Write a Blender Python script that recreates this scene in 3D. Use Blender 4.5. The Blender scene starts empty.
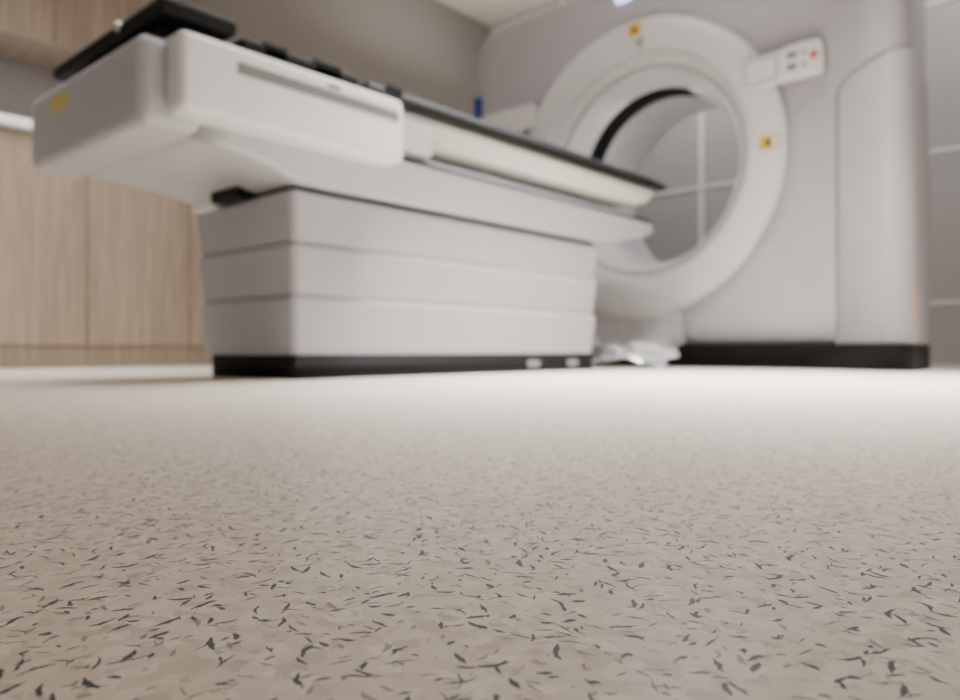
import bpy, bmesh, math, random
from mathutils import Vector, Matrix, noise as mnoise
random.seed(3)
PI = math.pi
C = bpy.context.scene.collection

# ------------------------------------------------------------------ materials
class NT:
    def __init__(s, name):
        s.m = bpy.data.materials.new(name); s.m.use_nodes = True
        s.t = s.m.node_tree; s.b = s.t.nodes['Principled BSDF']
    def n(s, typ, **kw):
        nd = s.t.nodes.new(typ)
        for k, v in kw.items(): setattr(nd, k, v)
        return nd
    def l(s, a, b): s.t.links.new(a, b)
    def put(s, sock, v):
        if hasattr(v, 'is_linked'): s.l(v, sock)
        else: sock.default_value = v
    def M(s, op, a, b=None, c=None, clamp=False):
        nd = s.n('ShaderNodeMath', operation=op); nd.use_clamp = clamp
        for i, v in enumerate((a, b, c)):
            if v is not None: s.put(nd.inputs[i], v)
        return nd.outputs[0]
    def V(s, op, a, b=None, c=None):
        nd = s.n('ShaderNodeVectorMath', operation=op)
        for i, v in enumerate((a, b, c)):
            if v is not None: s.put(nd.inputs[i], v)
        return nd.outputs[0]
    def mix(s, f, a, b):
        nd = s.n('ShaderNodeMix', data_type='RGBA')
        s.put(nd.inputs[0], f); s.put(nd.inputs[6], a); s.put(nd.inputs[7], b)
        return nd.outputs[2]
    def noise(s, vec, scale, detail=3):
        nd = s.n('ShaderNodeTexNoise'); s.l(vec, nd.inputs['Vector'])
        nd.inputs['Scale'].default_value = scale; nd.inputs['Detail'].default_value = detail
        return nd

def lin(r, g, b):
    f = lambda c: (c/255/12.92) if c/255 <= .04045 else ((c/255+.055)/1.055)**2.4
    return (f(r), f(g), f(b), 1)

def plain(name, rgb, rough=.45, var=.05, metal=0, scale=6, spec=.5, emit=None, trans=0, alpha=1):
    t = NT(name); tc = t.n('ShaderNodeTexCoord')
    nz = t.noise(tc.outputs['Object'], scale)
    c = lin(*rgb); d = tuple(x*(1-var*2) for x in c[:3])+(1,)
    t.l(t.mix(nz.outputs['Fac'], d, tuple(min(1, x*(1+var)) for x in c[:3])+(1,)), t.b.inputs['Base Color'])
    t.b.inputs['Roughness'].default_value = rough; t.b.inputs['Metallic'].default_value = metal
    t.b.inputs['Specular IOR Level'].default_value = spec
    t.b.inputs['Transmission Weight'].default_value = trans; t.b.inputs['Alpha'].default_value = alpha
    if emit:
        t.b.inputs['Emission Color'].default_value = lin(*emit[:3]); t.b.inputs['Emission Strength'].default_value = emit[3]
    return t.m

def wood(name, a, b):
    t = NT(name); tc = t.n('ShaderNodeTexCoord')
    v = t.V('MULTIPLY', tc.outputs['Object'], (1, 22, 1.4))
    n1 = t.noise(v, 1.6, 6); n2 = t.noise(t.V('MULTIPLY', tc.outputs['Object'], (1, 90, 3)), 1.5, 3)
    f = t.M('ADD', t.M('MULTIPLY', n1.outputs['Fac'], .7), t.M('MULTIPLY', n2.outputs['Fac'], .3))
    r = t.n('ShaderNodeValToRGB'); r.color_ramp.elements[0].position = .34; r.color_ramp.elements[1].position = .66
    r.color_ramp.elements[0].color = lin(*a); r.color_ramp.elements[1].color = lin(*b)
    t.l(f, r.inputs[0]); t.l(r.outputs[0], t.b.inputs['Base Color']); t.b.inputs['Roughness'].default_value = .5
    return t.m

def floor_mat():
    t = NT('speckled_vinyl'); tc = t.n('ShaderNodeTexCoord'); co = tc.outputs['Object']
    def sliver(scale, off, hl, wd, curv, dens, warp, rag=.10):
        v = t.V('ADD', t.V('SCALE', co), off); v.node.inputs[0].links[0].from_node.inputs['Scale'].default_value = scale
        nz = t.noise(v, 2.0, 1); nf = t.noise(v, 9, 2)
        w = t.V('MULTIPLY', t.V('SUBTRACT', nz.outputs['Color'], (.5, .5, .5)), (warp, warp, 0))
        w2 = t.V('MULTIPLY', t.V('SUBTRACT', nf.outputs['Color'], (.5, .5, .5)), (rag, rag, 0))
        v = t.V('ADD', t.V('ADD', v, w), w2)
        vo = t.n('ShaderNodeTexVoronoi', voronoi_dimensions='2D'); t.l(v, vo.inputs['Vector']); vo.inputs['Scale'].default_value = 1
        d = t.V('SUBTRACT', v, vo.outputs['Position'])
        s = t.n('ShaderNodeSeparateXYZ'); t.l(d, s.inputs[0])
        cs = t.n('ShaderNodeSeparateColor'); t.l(vo.outputs['Color'], cs.inputs[0])
        an = t.M('MULTIPLY', cs.outputs[0], 2*PI); c = t.M('COSINE', an); sn = t.M('SINE', an)
        x = t.M('ADD', t.M('MULTIPLY', s.outputs[0], c), t.M('MULTIPLY', s.outputs[1], sn))
        y = t.M('SUBTRACT', t.M('MULTIPLY', s.outputs[1], c), t.M('MULTIPLY', s.outputs[0], sn))
        bend = t.M('ADD', t.M('MULTIPLY', x, x), t.M('MULTIPLY', t.M('ABSOLUTE', x), .2))
        y = t.M('ADD', y, t.M('MULTIPLY', t.M('MULTIPLY', t.M('SUBTRACT', cs.outputs[1], .5), curv), bend))
        hlv = t.M('MULTIPLY', hl, t.M('ADD', .3, t.M('MULTIPLY', cs.outputs[1], .95)))
        xl = t.M('DIVIDE', x, hlv)
        pr = t.M('MAXIMUM', t.M('SUBTRACT', 1, t.M('MULTIPLY', xl, xl)), 0)
        wv = t.M('FRACT', t.M('MULTIPLY', cs.outputs[0], 13.7))
        ww = t.M('MULTIPLY', t.M('MULTIPLY', pr, wd), t.M('ADD', .45, t.M('MULTIPLY', wv, 1.0)))
        ins = t.M('DIVIDE', t.M('SUBTRACT', ww, t.M('ABSOLUTE', y)), wd*.15, clamp=True)
        on = t.M('GREATER_THAN', dens, t.M('FRACT', t.M('MULTIPLY', cs.outputs[2], 7.31)))
        return t.M('MULTIPLY', ins, on)
    vo = t.n('ShaderNodeTexVoronoi', voronoi_dimensions='2D'); vo.inputs['Scale'].default_value = 1
    sc = t.V('MULTIPLY', co, (180, 180, 0)); nzw = t.noise(sc, 1.3, 3)
    t.l(t.V('ADD', sc, t.V('MULTIPLY', nzw.outputs['Color'], (1.4, 1.4, 0))), vo.inputs['Vector'])
    cs = t.n('ShaderNodeSeparateColor'); t.l(vo.outputs['Color'], cs.inputs[0])
    r = t.n('ShaderNodeValToRGB'); r.color_ramp.interpolation = 'LINEAR'
    el = r.color_ramp.elements; el[0].position = 0; el[0].color = lin(193, 179, 164); el[1].position = 1; el[1].color = lin(232, 223, 210)
    e = el.new(.2); e.color = lin(210, 198, 184); e = el.new(.7); e.color = lin(220, 209, 195)
    t.l(cs.outputs[0], r.inputs[0])
    nb = t.noise(co, 60, 4)
    base = t.mix(t.M('MULTIPLY', nb.outputs['Fac'], .45), r.outputs[0], lin(217, 206, 192))
    tan = sliver(95, (31.7, 4.2, 0), .38, .09, 1.5, .75, .5)
    base = t.mix(t.M('MULTIPLY', tan, .48), base, lin(168, 151, 134))
    br = sliver(90, (3.3, 17.2, 0), .31, .06, 1.3, .75, .2)
    base = t.mix(t.M('MULTIPLY', br, .75), base, lin(116, 109, 103))
    for sc_, off, de in ((77, (0, 0, 0), .92), (69, (11.3, 7.9, 0), .87), (98, (5.1, 23.9, 0), .75)):
        d = sliver(sc_, off, .34, .053, 1.1, de, .16, .12)
        base = t.mix(t.M('MULTIPLY', d, .97), base, lin(27, 42, 54))
    t.l(base, t.b.inputs['Base Color'])
    t.b.inputs['Roughness'].default_value = .36; t.b.inputs['Specular IOR Level'].default_value = .38
    return t.m

M = dict(
    shell=plain('grey_white_plastic', (181, 180, 184), .38, .02),
    gantry=plain('gantry_plastic', (182, 180, 186), .42, .02),
    column=plain('gantry_column_plastic', (184, 182, 188), .42, .02),
    ring=plain('ring_plastic', (219, 218, 220), .18, .02),
    white=plain('bright_white_plastic', (227, 226, 225), .35, .02),
    cream=plain('cream_cradle', (216, 213, 207), .4, .02),
    base=plain('base_plastic', (171, 170, 174), .42, .02),
    black=plain('black_plastic', (10, 10, 11), .6, .1, spec=.2),
    pad=plain('black_vinyl_pad', (12, 12, 14), .6, .15, scale=40, spec=.3),
    gap=plain('dark_gap', (30, 30, 32), .7, .1, spec=.2),
    core=plain('pedestal_core_grey', (104, 102, 106), .6, .05),
    slot=plain('grey_slot', (122, 120, 120), .5, .05),
    mark=plain('dark_grey_mark', (78, 76, 78), .5, .05),
    seam=plain('seam_shadow_grey', (116, 114, 118), .5, .05),
    bore=plain('bore_liner_plastic', (206, 205, 208), .35, .02),
    yellow=plain('yellow_label', (222, 180, 70), .5, .03),
    pale=plain('faded_yellow_label', (206, 184, 110), .5, .03),
    blackp=plain('label_print', (30, 28, 24), .6, .05),
    red=plain('red_button', (200, 74, 66), .4, .05),
    grey=plain('grey_button', (156, 157, 162), .4, .05),
    display=plain('dark_display', (116, 119, 127), .3, .05),
    screen=plain('pale_screen', (216, 215, 218), .2, .03),
    blue=plain('blue_plastic', (38, 62, 150), .4, .05),
    led=plain('lit_display', (190, 205, 255), .3, .02, emit=(190, 208, 255, 3.0)),
    strip=plain('white_edge_glow', (240, 240, 240), .3, .02, emit=(255, 252, 246, .5)),
    amber=plain('amber_reflection', (212, 140, 114), .4, .02, emit=(255, 110, 60, .3)),
    chrome=plain('chrome', (200, 200, 200), .2, .03, metal=1),
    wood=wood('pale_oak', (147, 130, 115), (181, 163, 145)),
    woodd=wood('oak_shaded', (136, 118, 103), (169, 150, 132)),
    top=plain('white_worktop', (240, 240, 240), .3, .02),
    wallp=plain('taupe_wall_paint', (145, 138, 132), .8, .02),
    panel=plain('grey_wall_panel', (180, 178, 178), .55, .02),
    joint=plain('pale_panel_joint', (234, 234, 234), .5, .02),
    ceil=plain('ceiling_paint', (236, 227, 214), .85, .02),
    film=plain('clear_plastic_film', (248, 248, 250), .14, .02, trans=.4, alpha=.36, spec=.7),
    floor=floor_mat(),
)

# ------------------------------------------------------------------ helpers
def worg(p):
    v = Vector((0, 0, 0))
    while p is not None: v += p.location; p = p.parent
    return v

def link(name, bm, m, parent=None, smooth=True, wn=True, origin=None):
    me = bpy.data.meshes.new(name)
    o = bpy.data.objects.new(name, me); C.objects.link(o)
    bmesh.ops.recalc_face_normals(bm, faces=bm.faces[:])
    if parent is not None:
        bmesh.ops.translate(bm, verts=bm.verts[:], vec=-worg(parent)); o.parent = parent
    elif origin is not None:
        bmesh.ops.translate(bm, verts=bm.verts[:], vec=-Vector(origin)); o.location = origin
    for f in bm.faces: f.smooth = smooth
    bm.to_mesh(me); bm.free(); me.materials.append(m)
    if smooth and wn:
        w = o.modifiers.new('wn', 'WEIGHTED_NORMAL'); w.keep_sharp = True
    return o

def add_box(bm, x0, x1, y0, y1, z0, z1, bev=0, seg=3, taper=None, axis=None):
    r = bmesh.ops.create_cube(bm, size=1); vs = r['verts']
    for v in vs:
        v.co = Vector((x0 if v.co.x < 0 else x1, y0 if v.co.y < 0 else y1, z0 if v.co.z < 0 else z1))
    if taper:
        cx, cy = (x0+x1)/2, (y0+y1)/2
        for v in vs:
            if abs(v.co.z-z0) < 1e-6:
                v.co.x += math.copysign(taper, cx-v.co.x); v.co.y += math.copysign(taper, cy-v.co.y)
    if bev:
        es = list({e for v in vs for e in v.link_edges})
        if axis is not None:
            es = [e for e in es if abs((e.verts[0].co-e.verts[1].co).normalized()[axis]) > .8]
        bmesh.ops.bevel(bm, geom=es, offset=bev, segments=seg, profile=.5, affect='EDGES')

def box(name, x0, x1, y0, y1, z0, z1, m, parent=None, bev=0, seg=3, taper=None, axis=None, origin=None):
    bm = bmesh.new(); add_box(bm, x0, x1, y0, y1, z0, z1, bev, seg, taper, axis)
    return link(name, bm, m, parent, smooth=bev > 0, origin=origin)

def rounded_plate(bm, cx, cz, w, h, y0, y1, r, bev=.004, n=6):
    """upright plate in the XZ plane with rounded corners and a softened front rim"""
    def loop(ins, y):
        vs = []
        for k, (sx, sz) in enumerate(((1, 1), (-1, 1), (-1, -1), (1, -1))):
            for i in range(n+1):
                a = PI/2*k + PI/2*i/n
                rr = max(r-ins, .001)
                vs.append(bm.verts.new((cx+sx*(w/2-r)+rr*math.cos(a), y, cz+sz*(h/2-r)+rr*math.sin(a))))
        return vs
    L = [loop(0, y1), loop(0, y0+bev), loop(bev*.4, y0+bev*.3), loop(bev, y0)]
    for a, b in zip(L, L[1:]):
        for i in range(len(a)):
            j = (i+1) % len(a); bm.faces.new((a[i], a[j], b[j], b[i]))
    bm.faces.new(L[0]); bm.faces.new(L[-1])

def lathe(name, prof, cx, cz, m, parent, n=96, a0=0, a1=360):
    full = a1-a0 >= 360
    bm = bmesh.new(); rings = []; cnt = n if full else n+1
    for r, y in prof:
        rings.append([bm.verts.new((cx+r*math.cos(math.radians(a0+(a1-a0)*i/n)), y, cz+r*math.sin(math.radians(a0+(a1-a0)*i/n)))) for i in range(cnt)])
    for a, b in zip(rings, rings[1:]):
        for i in range(n):
            j = (i+1) % cnt; bm.faces.new((a[i], a[j], b[j], b[i]))
    return link(name, bm, m, parent, wn=False)

def loft(name, secs, m, parent, wn=True):
    """secs: list of closed cross-sections, capped"""
    bm = bmesh.new(); L = [[bm.verts.new(p) for p in s] for s in secs]
    for a, b in zip(L, L[1:]):
        for i in range(len(a)):
            j = (i+1) % len(a); bm.faces.new((a[i], a[j], b[j], b[i]))
    bm.faces.new(L[0]); bm.faces.new(L[-1])
    return link(name, bm, m, parent, wn=wn)

def extrude_plan(name, pts, z0, z1, m, parent, soft=.008, drop=None):
    """closed plan outline raised from z0 to z1, with a softened top rim"""
    n = len(pts)
    def loop(z, ins, top=True):
        out = []
        for i in range(n):
            a, b, c = Vector(pts[i-1]), Vector(pts[i]), Vector(pts[(i+1) % n])
            t = ((b-a).normalized()+(c-b).normalized())
            nn = Vector((t.y, -t.x)).normalized() if t.length > 1e-6 else Vector((0, 0))
            out.append((b.x-nn.x*ins, b.y-nn.y*ins, z-(drop(b.x) if drop and top else 0)))
        return out
    return loft(name, [loop(z0, 0, False), loop(z1-soft, 0), loop(z1-soft*.3, soft*.3), loop(z1, soft)], m, parent)

def thing(name, label, cat, loc, group=None):
    o = bpy.data.objects.new(name, None); C.objects.link(o); o.location = loc; o.empty_display_size = .1
    o['label'] = label; o['category'] = cat
    if group: o['group'] = group
    return o

def struct(o): o['kind'] = 'structure'; return o

# ------------------------------------------------------------------ the room
XL, XR, YF, YB, H = -4.36, 1.9, -1.6, 5.0, 2.95
struct(box('floor', XL-.1, XR+.1, YF-.1, YB+.1, -.1, 0, M['floor']))
struct(box('ceiling', XL-.1, XR+.1, YF-.1, YB+.1, H, H+.1, M['ceil']))
struct(box('wall_left', XL-.1, XL, YF, YB, 0, H, M['wallp']))
struct(box('wall_back', XL, XR, YB, YB+.1, 0, H, M['panel']))
struct(box('wall_right', XR, XR+.1, YF, YB, 0, H, M['panel']))
struct(box('wall_front', XL, XR, YF-.1, YF, 0, H, M['panel']))
k = 1
for z in (.356, 1.235, 2.1):
    struct(box('trim_%d' % k, XL+.002, XR-.002, YB-.004, YB, z-.012, z+.012, M['joint'])); k += 1
for x in (-3.57, -2.37, -1.17, .03, 1.23):
    struct(box('trim_%d' % k, x-.02, x+.02, YB-.005, YB, .0, H, M['joint'])); k += 1

# ------------------------------------------------------------------ base cabinets along the left wall
CF = -3.70
labs = ['pale oak base cabinet showing at the left edge, below the white worktop',
        'pale oak base cabinet under the overhanging white end of the patient table',
        'pale oak base cabinet mostly hidden behind the patient table pedestal',
        'pale oak base cabinet just outside the left edge of the photo']
for lab, y0 in zip(labs, (.887, 1.387, 1.887, .387)):
    t = thing('base_cabinet', lab, 'cabinet', ((XL+CF)/2, y0+.25, 0), 'pale oak base cabinets along the left wall')
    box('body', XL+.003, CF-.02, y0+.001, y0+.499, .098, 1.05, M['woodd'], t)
    box('door', CF-.02, CF, y0+.003, y0+.497, .102, 1.046, M['wood'], t, bev=.002, seg=2)
    box('plinth', XL+.003, CF-.004, y0+.001, y0+.499, 0, .098, M['woodd'], t)
o = box('worktop', XL+.003, CF+.015, .38, 2.40, 1.05, 1.1, M['top'], bev=.004, seg=2, origin=(-4, 1.4, 1.05))
o['label'] = 'white worktop running along the tops of the oak base cabinets'; o['category'] = 'worktop'
box('edge_glow', CF+.012, CF+.018, .385, 2.395, 1.062, 1.094, M['strip'], o, bev=.001, seg=1)['label'] = 'added glow along the white front edge'  # glow added so the worktop's front edge looks bright
ulabs = ['oak wall cupboard in the top left corner of the photo',
         'oak wall cupboard behind the black head end of the patient table']
for i, (a, b) in enumerate(((.75, 1.35), (1.35, 1.95))):
    t = thing('wall_cupboard', ulabs[i], 'cupboard', (XL+.17, (a+b)/2, 1.58), 'oak wall cupboards')
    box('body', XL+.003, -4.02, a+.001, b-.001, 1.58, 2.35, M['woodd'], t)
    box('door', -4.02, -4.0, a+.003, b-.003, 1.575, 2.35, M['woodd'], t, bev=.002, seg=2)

# ------------------------------------------------------------------ CT gantry
XC, CZ = -1.922, .99
GX0, GX1, GZ0, GZ1 = -3.08, -.68, .087, 2.02
FW = .185
g = thing('ct_scanner', 'large grey-white CT scanner gantry with round bore and black plinth', 'CT scanner', (XC, 3.75, 0))

def sm(a, b, x):
    t = min(1, max(0, (x-a)/(b-a))); return t*t*(3-2*t)
def fwd(x): return FW*sm(-1.12, -.70, x)          # the right end of the front swells forward
def sdf(x, z):
    cx, cz = (GX0+GX1)/2, (GZ0+GZ1)/2
    r = .24 if z > cz else .03
    qx = abs(x-cx)-((GX1-GX0)/2-r); qz = abs(z-cz)-((GZ1-GZ0)/2-r)
    return math.hypot(max(qx, 0), max(qz, 0))+min(max(qx, qz), 0)-r
def bnd(a, ins):
    lo, hi = 0, 3
    for _ in range(40):
        m = (lo+hi)/2
        if sdf(XC+m*math.cos(a), CZ+m*math.sin(a)) < -ins: lo = m
        else: hi = m
    return lo
N = 224
bm = bmesh.new(); rings = []
prof = [('c', .70, 3.46), ('c', .735, 3.335), ('b', .45, 3.335), ('b', .36, 3.335), ('b', .28, 3.335), ('b', .24, 3.335), ('b', .2, 3.335), ('b', .17, 3.335), ('b', .14, 3.335), ('b', .09, 3.341), ('b', .045, 3.36), ('b', .015, 3.395), ('b', 0, 3.45),
        ('b', 0, 3.7), ('b', 0, 3.95), ('b', 0, 4.12), ('b', .02, 4.17), ('b', .07, 4.2), ('c', .53, 4.2)]
for kind, v, y in prof:
    rg = []
    for i in range(N):
        a = 2*PI*i/N; r = v if kind == 'c' else max(bnd(a, v), .737+.003*(.5-v) if y < 4 else .6)
        x = XC+r*math.cos(a); yy = y
        if y < 3.5: yy -= fwd(x)
        if x > XC and y > 3.4: x = XC+(x-XC)*(1-.115*sm(3.4, 4.2, y))
        rg.append(bm.verts.new((x, yy, CZ+r*math.sin(a))))
    rings.append(rg)
for a, b in zip(rings, rings[1:]):
    for i in range(N):
        j = (i+1) % N; bm.faces.new((a[i], a[j], b[j], b[i]))
link('housing', bm, M['gantry'], g)

lathe('front_ring', [(.746, 3.44), (.746, 3.334), (.744, 3.320), (.738, 3.308), (.727, 3.299), (.709, 3.293), (.67, 3.287), (.63, 3.286), (.60, 3.287), (.586, 3.292),
                     (.578, 3.300), (.574, 3.314), (.573, 3.340)], XC, CZ, M['ring'], g)
lathe('inner_ring', [(.573, 3.340), (.566, 3.342), (.563, 3.343), (.552, 3.352), (.537, 3.372), (.526, 3.396), (.521, 3.414)], XC, CZ, M['ring'], g)
lathe('inner_rim', [(.521, 3.414), (.521, 3.394), (.517, 3.387), (.507, 3.388), (.500, 3.398), (.496, 3.42)], XC, CZ, M['ring'], g)
lathe('bore_funnel', [(.496, 3.42), (.485, 3.447), (.472, 3.478), (.458, 3.515), (.452, 3.54), (.444, 3.58), (.441, 3.62), (.441, 3.665)], XC, CZ, M['ring'], g)
lathe('bore_black_arc', [(.455, 3.538), (.440, 3.546), (.436, 3.655), (.442, 3.66)], XC, CZ, M['black'], g, n=60, a0=66, a1=200)  # black only across the top and left of the bore
lathe('rear_funnel', [(.441, 3.665), (.442, 3.8), (.455, 4.0), (.49, 4.15), (.53, 4.2)], XC, CZ, M['bore'], g)
# plan of the right end, used by the side column and the plinth
def end_plan(xl, out, back):
    xs = [xl+(-.755-xl)*(i/20) for i in range(21)]
    f = [(x, 3.335-fwd(x)-out) for x in xs]
    cx, cy, r = -.755, f[-1][1]+.085, .085
    arc = [(cx+r*math.sin(PI/2*i/8), cy-r*math.cos(PI/2*i/8)) for i in range(1, 9)]
    return f, arc+[(-.685, 3.5), (-.72, 3.75), (-.77, 4.0), (-.795, back)]
f, s_ = end_plan(-.955, .006, 4.13)
def rise(x): return .055*min(1, max(0, (x+.955)/.28))
def drop(x):
    r, d = .06, x+.955
    return (r-math.sqrt(max(0, r*r-(r-d)**2)) if d < r else 0)-rise(x)
extrude_plan('side_column', f+s_+[(-.955, 4.13)], .105, 1.172, M['column'], g, .006, drop)
cy_ = f[-1][1]+.085
xs_ = [-3.0, -2.5, -2.0, -1.5, -1.2]+[-1.12+.0228*i for i in range(16)]
f = [(x, 3.335-fwd(x)-.012) for x in xs_]
f2, s_ = end_plan(-.955, .012, 4.15)
extrude_plan('plinth', [(-3.04, 4.15), (-3.04, 3.36)]+f+[f2[-1]]+s_, 0, .106, M['black'], g, .004)
# joint lines round the side column: up its inner side, then sweeping over its top
jl = [(-.960, z) for z in (.107, .4, .8, 1.10)]+[(-.960+.063*(1-math.cos(PI/2*i/8)), 1.112+.063*math.sin(PI/2*i/8)+rise(-.960+.063*(1-math.cos(PI/2*i/8)))) for i in range(1, 9)]+[(x, 1.176+rise(x)) for x in [-.955+.2*i/10 for i in range(4, 11)]]
bm = bmesh.new(); rows = []
for i, (x, z) in enumerate(jl):
    a = Vector(jl[max(0, i-1)]); b = Vector(jl[min(len(jl)-1, i+1)]); d = (b-a).normalized(); nx, nz = -d.y*.005, d.x*.005
    rows.append([bm.verts.new((x+s*nx, 3.335-fwd(x+s*nx)-.0035+dy, z+s*nz)) for s, dy in ((1, 0), (-1, 0), (-1, .02), (1, .02))])
for a, b in zip(rows, rows[1:]):
    for i in range(4): bm.faces.new((a[i], a[(i+1) % 4], b[(i+1) % 4], b[i]))
bm.faces.new(rows[0]); bm.faces.new(rows[-1])
link('column_seam', bm, M['seam'], g, smooth=False)
bm = bmesh.new(); rounded_plate(bm, XC-.03, .19, .58, .17, 3.318, 3.34, .02)
link('lower_panel', bm, M['gantry'], g)
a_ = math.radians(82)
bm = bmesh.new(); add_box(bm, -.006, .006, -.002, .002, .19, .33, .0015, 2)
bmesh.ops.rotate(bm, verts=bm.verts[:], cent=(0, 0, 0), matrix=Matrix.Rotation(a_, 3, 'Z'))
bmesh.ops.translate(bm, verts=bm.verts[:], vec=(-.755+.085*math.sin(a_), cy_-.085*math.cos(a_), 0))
link('reflection_strip', bm, M['amber'], g)['label'] = 'faint amber reflection on the rounded edge'  # glowing strip takes the place of an amber reflection on the column

def control_panel(cx, cz, slope, stop, w=.35):
    def pl(name, x, z, w, h, y0, y1, r, bv, m, par):
        bm = bmesh.new(); rounded_plate(bm, x, z, w, h, y0, y1, r, bv)
        for v in bm.verts: v.co.y -= slope*(v.co.x-cx)
        return link(name, bm, m, par)
    p = pl('control_panel', cx, cz, w, .138, 3.268, 3.335, .024, .008, M['white'], g)
    pl('screen_bezel', cx-.088, cz, .146, .106, 3.264, 3.272, .014, .002, M['grey'] if stop else M['screen'], p)
    pl('screen', cx-.088, cz, .134, .094, 3.262, 3.270, .012, .002, M['white'], p)
    if stop:
        pl('button_pad', cx+.085, cz+.004, .172, .142, 3.263, 3.335, .022, .006, M['white'], p)
        for iz in range(2):
            pl('display', cx+.05, cz+.030-iz*.05, .042, .024, 3.258, 3.267, .004, .002, M['display'], p)
            pl('button', cx+.1, cz+.030-iz*.05, .02, .02, 3.258, 3.267, .006, .002, M['grey'], p)
        s = pl('button', cx+.142, cz+.008, .032, .032, 3.254, 3.267, .0155, .004, M['red'], p); s['label'] = 'red stop button'
control_panel(-1.187, 1.305, .05, True)
control_panel(-2.720, 1.375, 0, False, .38)

def label_plate(x, z, w, h, y):
    bm = bmesh.new(); rounded_plate(bm, x, z, w, h, y, y+.016, .006, .001)
    p = link('warning_label', bm, M['yellow'], g)
    bm = bmesh.new(); vs = [bm.verts.new((x+dx, y-.0008, z+dz)) for dx, dz in ((-.022, -.014), (.022, -.014), (0, .02))]
    bm.faces.new(vs); link('label_print', bm, M['blackp'], p, smooth=False)
    return p
label_plate(XC+.012, CZ+.68, .07, .06, 3.283)
p = label_plate(XC+.678, CZ+.0, .085, .06, 3.283)
bm = bmesh.new(); rounded_plate(bm, XC+.678+.026, CZ, .026, .05, 3.281, 3.285, .004, .001)
link('label_print', bm, M['white'], p)

def disc(name, x, z, r, y0, y1, m, parent):
    bm = bmesh.new(); rounded_plate(bm, x, z, 2*r, 2*r, y0, y1, r*.999, min(.004, r*.3))
    return link(name, bm, m, parent)
ln = disc('positioning_lens', XC+.045, CZ+.608, .034, 3.278, 3.305, M['screen'], g)
disc('lens_glass', XC+.045, CZ+.608, .024, 3.274, 3.280, M['grey'], ln)
bm = bmesh.new(); rounded_plate(bm, -2.0, 1.882, .085, .06, 3.322, 3.34, .012, .003)
link('indicator_light', bm, M['led'], g)
box('side_tab', -3.00, -2.965, 3.30, 3.35, 1.46, 1.58, M['blue'], g, bev=.008)['label'] = 'blue clip on gantry edge'

# ------------------------------------------------------------------ patient table
TX = -1.945
t = thing('patient_table', 'grey-white CT patient table with black top on a ribbed pedestal', 'patient table', (TX, 1.9, 0))
box('kick_plate', TX-.205, TX+.240, 1.162, 2.61, 0, .066, M['black'], t, bev=.02, seg=3, axis=2)
tiers = [(.060, .2280, .2470), (.2295, .3690, .252), (.3705, .509, .257)]
for z0, z1, hw in tiers:
    bm = bmesh.new(); add_box(bm, TX-hw-.018, TX+hw, 1.143+(.257-hw), 2.630-(.257-hw)*.5, z0, z1, .022, 4, .013, 2)
    for top in (1, 0):
        es = [e for e in bm.edges if all((v.co.z > z1-1e-4) if top else (v.co.z < z0+1e-4) for v in e.verts)]
        bmesh.ops.bevel(bm, geom=es, offset=.016 if top else .003, segments=3, profile=.5, affect='EDGES')
    link('pedestal_panel', bm, M['base'], t)
box('pedestal_core', TX-.224, TX+.224, 1.185, 2.59, .05, .495, M['core'], t)
box('pedestal_cap', TX-.236, TX+.236, 1.175, 2.603, .492, .53, M['gap'], t)
for y in (2.17, 2.42):
    s = box('socket', TX+.233, TX+.244, y, y+.07, .016, .044, M['slot'], t, bev=.003, seg=2)

# main carriage body: sections along Y, sunk to the pedestal and tapering to a nose at the scanner end
def sec(y, hw, z0, z1, r=.03, hwb=None):
    hwb = hwb or hw; n = 5; pts = []
    for k, (sx, sz) in enumerate(((1, 1), (-1, 1), (-1, -1), (1, -1))):
        for i in range(n+1):
            a = PI/2*k+PI/2*i/n
            w = hw if sz > 0 else hwb
            pts.append((TX+sx*(w-r)+r*math.cos(a), y, (z1-r if sz > 0 else z0+r)+r*math.sin(a)))
    return pts
loft('carriage', [sec(.80, .30, .576, .66, .02), sec(.95, .30, .562, .66, .018), sec(1.08, .299, .546, .66, .014, .283), sec(1.14, .297, .528, .66, .010, .272), sec(1.17, .297, .523, .66, .010, .268), sec(1.6, .297, .523, .66, .010, .268), sec(2.62, .297, .523, .66, .010, .268),
                  sec(2.68, .297, .527, .66, .010, .268), sec(2.98, .29, .585, .655, .010, .27), sec(3.04, .28, .61, .645, .010)], M['shell'], t)
box('carriage_seam', TX-.2985, TX+.2990, 1.35, 2.97, .640, .652, M['gap'], t)
cap = box('end_cap', TX-.365, TX+.322, .715, .86, .572, .774, M['shell'], t, bev=.030, seg=6)
bm = bmesh.new(); rounded_plate(bm, -2.085, .714, .105, .042, .713, .72, .004, .001)
link('warning_label', bm, M['pale'], cap)
box('cable_bellows', TX-.10, TX+.050, 1.106, 1.2, .506, .548, M['black'], t, bev=.006)
box('cable_cover', TX-.255, TX-.125, 1.128, 1.24, .50, .555, M['white'], t, bev=.012)
# upper support under the top, its stepped bracket, and the side rails
box('top_support', TX-.30, TX+.302, .83, 1.47, .655, .795, M['shell'], t, bev=.02)
box('support_bracket', TX-.325, TX+.325, 1.44, 1.60, .665, .752, M['base'], t, bev=.008)
for s in (1, -1):
    x0, x1 = sorted((TX+s*.29, TX+s*.385))
    rail = box('side_rail', x0, x1, .775, 1.43, .603, .780, M['white'], t, bev=.020, seg=5)
    if s > 0:
        box('handle_slot', TX+.38, TX+.3862, .91, 1.405, .714, .742, M['slot'], rail)
        box('rail_mark', TX+.38, TX+.3857, 1.165, 1.205, .749, .758, M['mark'], rail)
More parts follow.
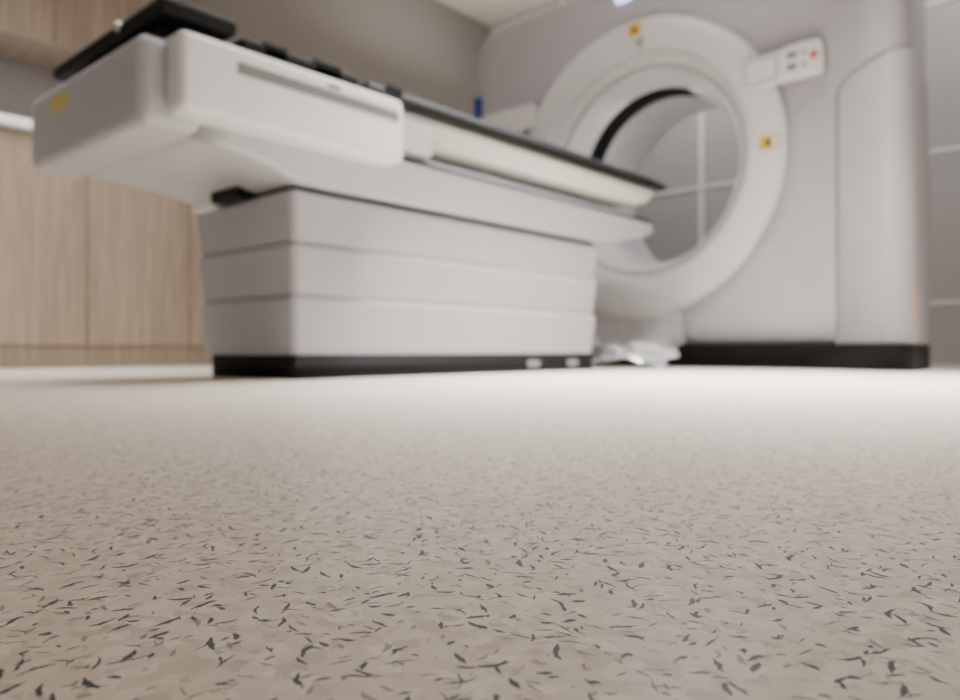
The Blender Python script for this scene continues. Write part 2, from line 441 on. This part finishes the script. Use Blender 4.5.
# cradle: shallow trough with near-upright sides
def csec(y, s=1, top=.80, dz=1):
    pts = [(.304, 0), (.304, -.03), (.298, -.066), (.288, -.080), (.27, -.088), (.15, -.093), (0, -.094)]
    full = [(x*s, z*dz) for x, z in pts]+[(-x*s, z*dz) for x, z in reversed(pts[:-1])]
    return [(TX+x, y, top+z) for x, z in full]
loft('cradle', [csec(1.46), csec(2.88), csec(2.97, .985, dz=.75), csec(3.02, .97, dz=.3)], M['cream'], t)
def tsec(y, z0, z1): return [(TX-.315, y, z0), (TX+.315, y, z0), (TX+.318, y, (z0+z1)/2), (TX+.31, y, z1), (TX-.31, y, z1), (TX-.318, y, (z0+z1)/2)]
loft('tabletop', [tsec(1.36, .796, .836), tsec(2.95, .796, .836), tsec(3.10, .808, .822)], M['pad'], t)
box('mat', TX-.315, TX+.322, .96, 1.32, .79, .834, M['pad'], t, bev=.01)
for y, w in ((1.02, .07), (1.17, .09), (1.42, .06)):
    box('edge_clip', TX+.25, TX+.322, y, y+w, .80, .841, M['pad'], t, bev=.004, seg=2)
hr = box('head_tray', TX-.34, TX+.315, .765, .955, .832, .870, M['pad'], t, bev=.012, seg=4)
box('tray_neck', TX-.24, TX+.24, .80, .955, .77, .838, M['pad'], hr, bev=.01)
bm = bmesh.new(); bmesh.ops.create_uvsphere(bm, u_segments=16, v_segments=10, radius=.012)
bmesh.ops.translate(bm, verts=bm.verts[:], vec=(-1.83, .757, .848)); link('knob', bm, M['chrome'], hr)['label'] = 'small chrome knob'

# ------------------------------------------------------------------ clear plastic sheet hanging from the ring and crumpled on the floor
bm = bmesh.new(); nu, nv = 56, 80; grid = []
path = [(3.276, .46), (3.272, .36), (3.262, .26), (3.235, .17), (3.16, .10), (3.05, .072), (2.94, .084), (2.84, .055), (2.70, .006)]
for j in range(nv+1):
    f = j/nv*(len(path)-1); i0 = min(int(f), len(path)-2); fr = f-i0
    y = path[i0][0]*(1-fr)+path[i0+1][0]*fr; z = path[i0][1]*(1-fr)+path[i0+1][1]*fr
    row = []
    for i in range(nu+1):
        u = i/nu; g_ = sm(.42, 1, j/nv)
        x = -2.12+.47*u+g_*(.25-.03*u)
        p = Vector((x*4, j*.05, 1.3)); q = Vector((x*9, j*.10, 4.1))
        d = mnoise.noise(p)*.04+abs(mnoise.noise(q))*.055
        hg = 1-sm(.3, .55, j/nv)
        fold = abs(mnoise.noise(Vector((x*5+z*1.5, j*.015, 2))))*.06
        yy = y-fold*hg-d*.6*(1-hg)
        zz = max(.004, z+d*1.0*(1-hg))-.16*u*hg*max(0, z-.1)/.4
        row.append(bm.verts.new((x+mnoise.noise(p+Vector((9, 3, 2)))*.03, min(yy, 3.276), zz)))
    grid.append(row)
for j in range(nv):
    for i in range(nu): bm.faces.new((grid[j][i], grid[j][i+1], grid[j+1][i+1], grid[j+1][i]))
o = link('plastic_sheet', bm, M['film'], None, wn=False, origin=(-1.77, 3.0, 0))
o['label'] = 'clear plastic sheet hanging below the scanner ring and crumpled on the floor'; o['category'] = 'plastic sheet'

# ------------------------------------------------------------------ light
def area(name, loc, size, power, col, rot=(0, 0, 0), spread=PI, sy=None):
    l = bpy.data.lights.new(name, 'AREA'); l.energy = power; l.color = col; l.size = size; l.spread = spread
    if sy: l.shape = 'RECTANGLE'; l.size_y = sy
    o = bpy.data.objects.new(name, l); C.objects.link(o); o.location = loc; o.rotation_euler = rot
W = (1, .992, .985)
area('ceiling_lamp_or_fill', (-.78, 2.0, 2.9), 1.0, 102, W, spread=math.radians(58))
area('ceiling_lamp_or_fill', (-3.05, .9, 2.9), .8, 26, W, spread=math.radians(74))
area('ceiling_lamp_or_fill', (-1.9, 2.0, 2.9), 1.0, 14, W, spread=math.radians(120))  # unseen fill added over the table, lifts its top and the left gantry
area('ceiling_lamp_or_fill', (-.4, 4.6, 2.9), .5, 21, W)
area('ceiling_lamp_or_fill', (-2.2, 4.6, 2.9), .5, 26, W)
area('cupboard_strip_light', (-4.15, 1.4, 1.565), .9, .5, W, rot=(0, 0, PI/2), sy=.05)
area('ceiling_fill', (-3.4, 3.9, 2.25), 1.2, 10, (1, .98, .95), rot=(PI, 0, 0))  # unseen upward fill added to brighten the ceiling
area('side_fill', (1.7, .9, 1.5), 2.0, 7.5, W, rot=(0, math.radians(90), 0))  # added soft fill for the table's right side, no window there
area('front_fill', (-2.0, -1.4, 1.5), 1.4, 3, W, rot=(math.radians(90), 0, 0))  # added fill facing the end cap, no window there
area('bore_fill', (XC, 3.50, CZ+.42), .3, 2.2, W, rot=(0, 0, 0), sy=.04)  # unseen lamp added inside the bore to brighten the lower funnel

# ------------------------------------------------------------------ camera
cd = bpy.data.cameras.new('camera'); cam = bpy.data.objects.new('camera', cd); C.objects.link(cam)
cam.location = (0, 0, .078); cam.rotation_euler = (PI/2, 0, math.radians(41.8))
cd.sensor_width = 36; cd.lens = 36*750/960; cd.clip_start = .01; cd.shift_y = .0008
cd.dof.use_dof = True; cd.dof.focus_distance = .25; cd.dof.aperture_fstop = 10.5
bpy.context.scene.camera = cam
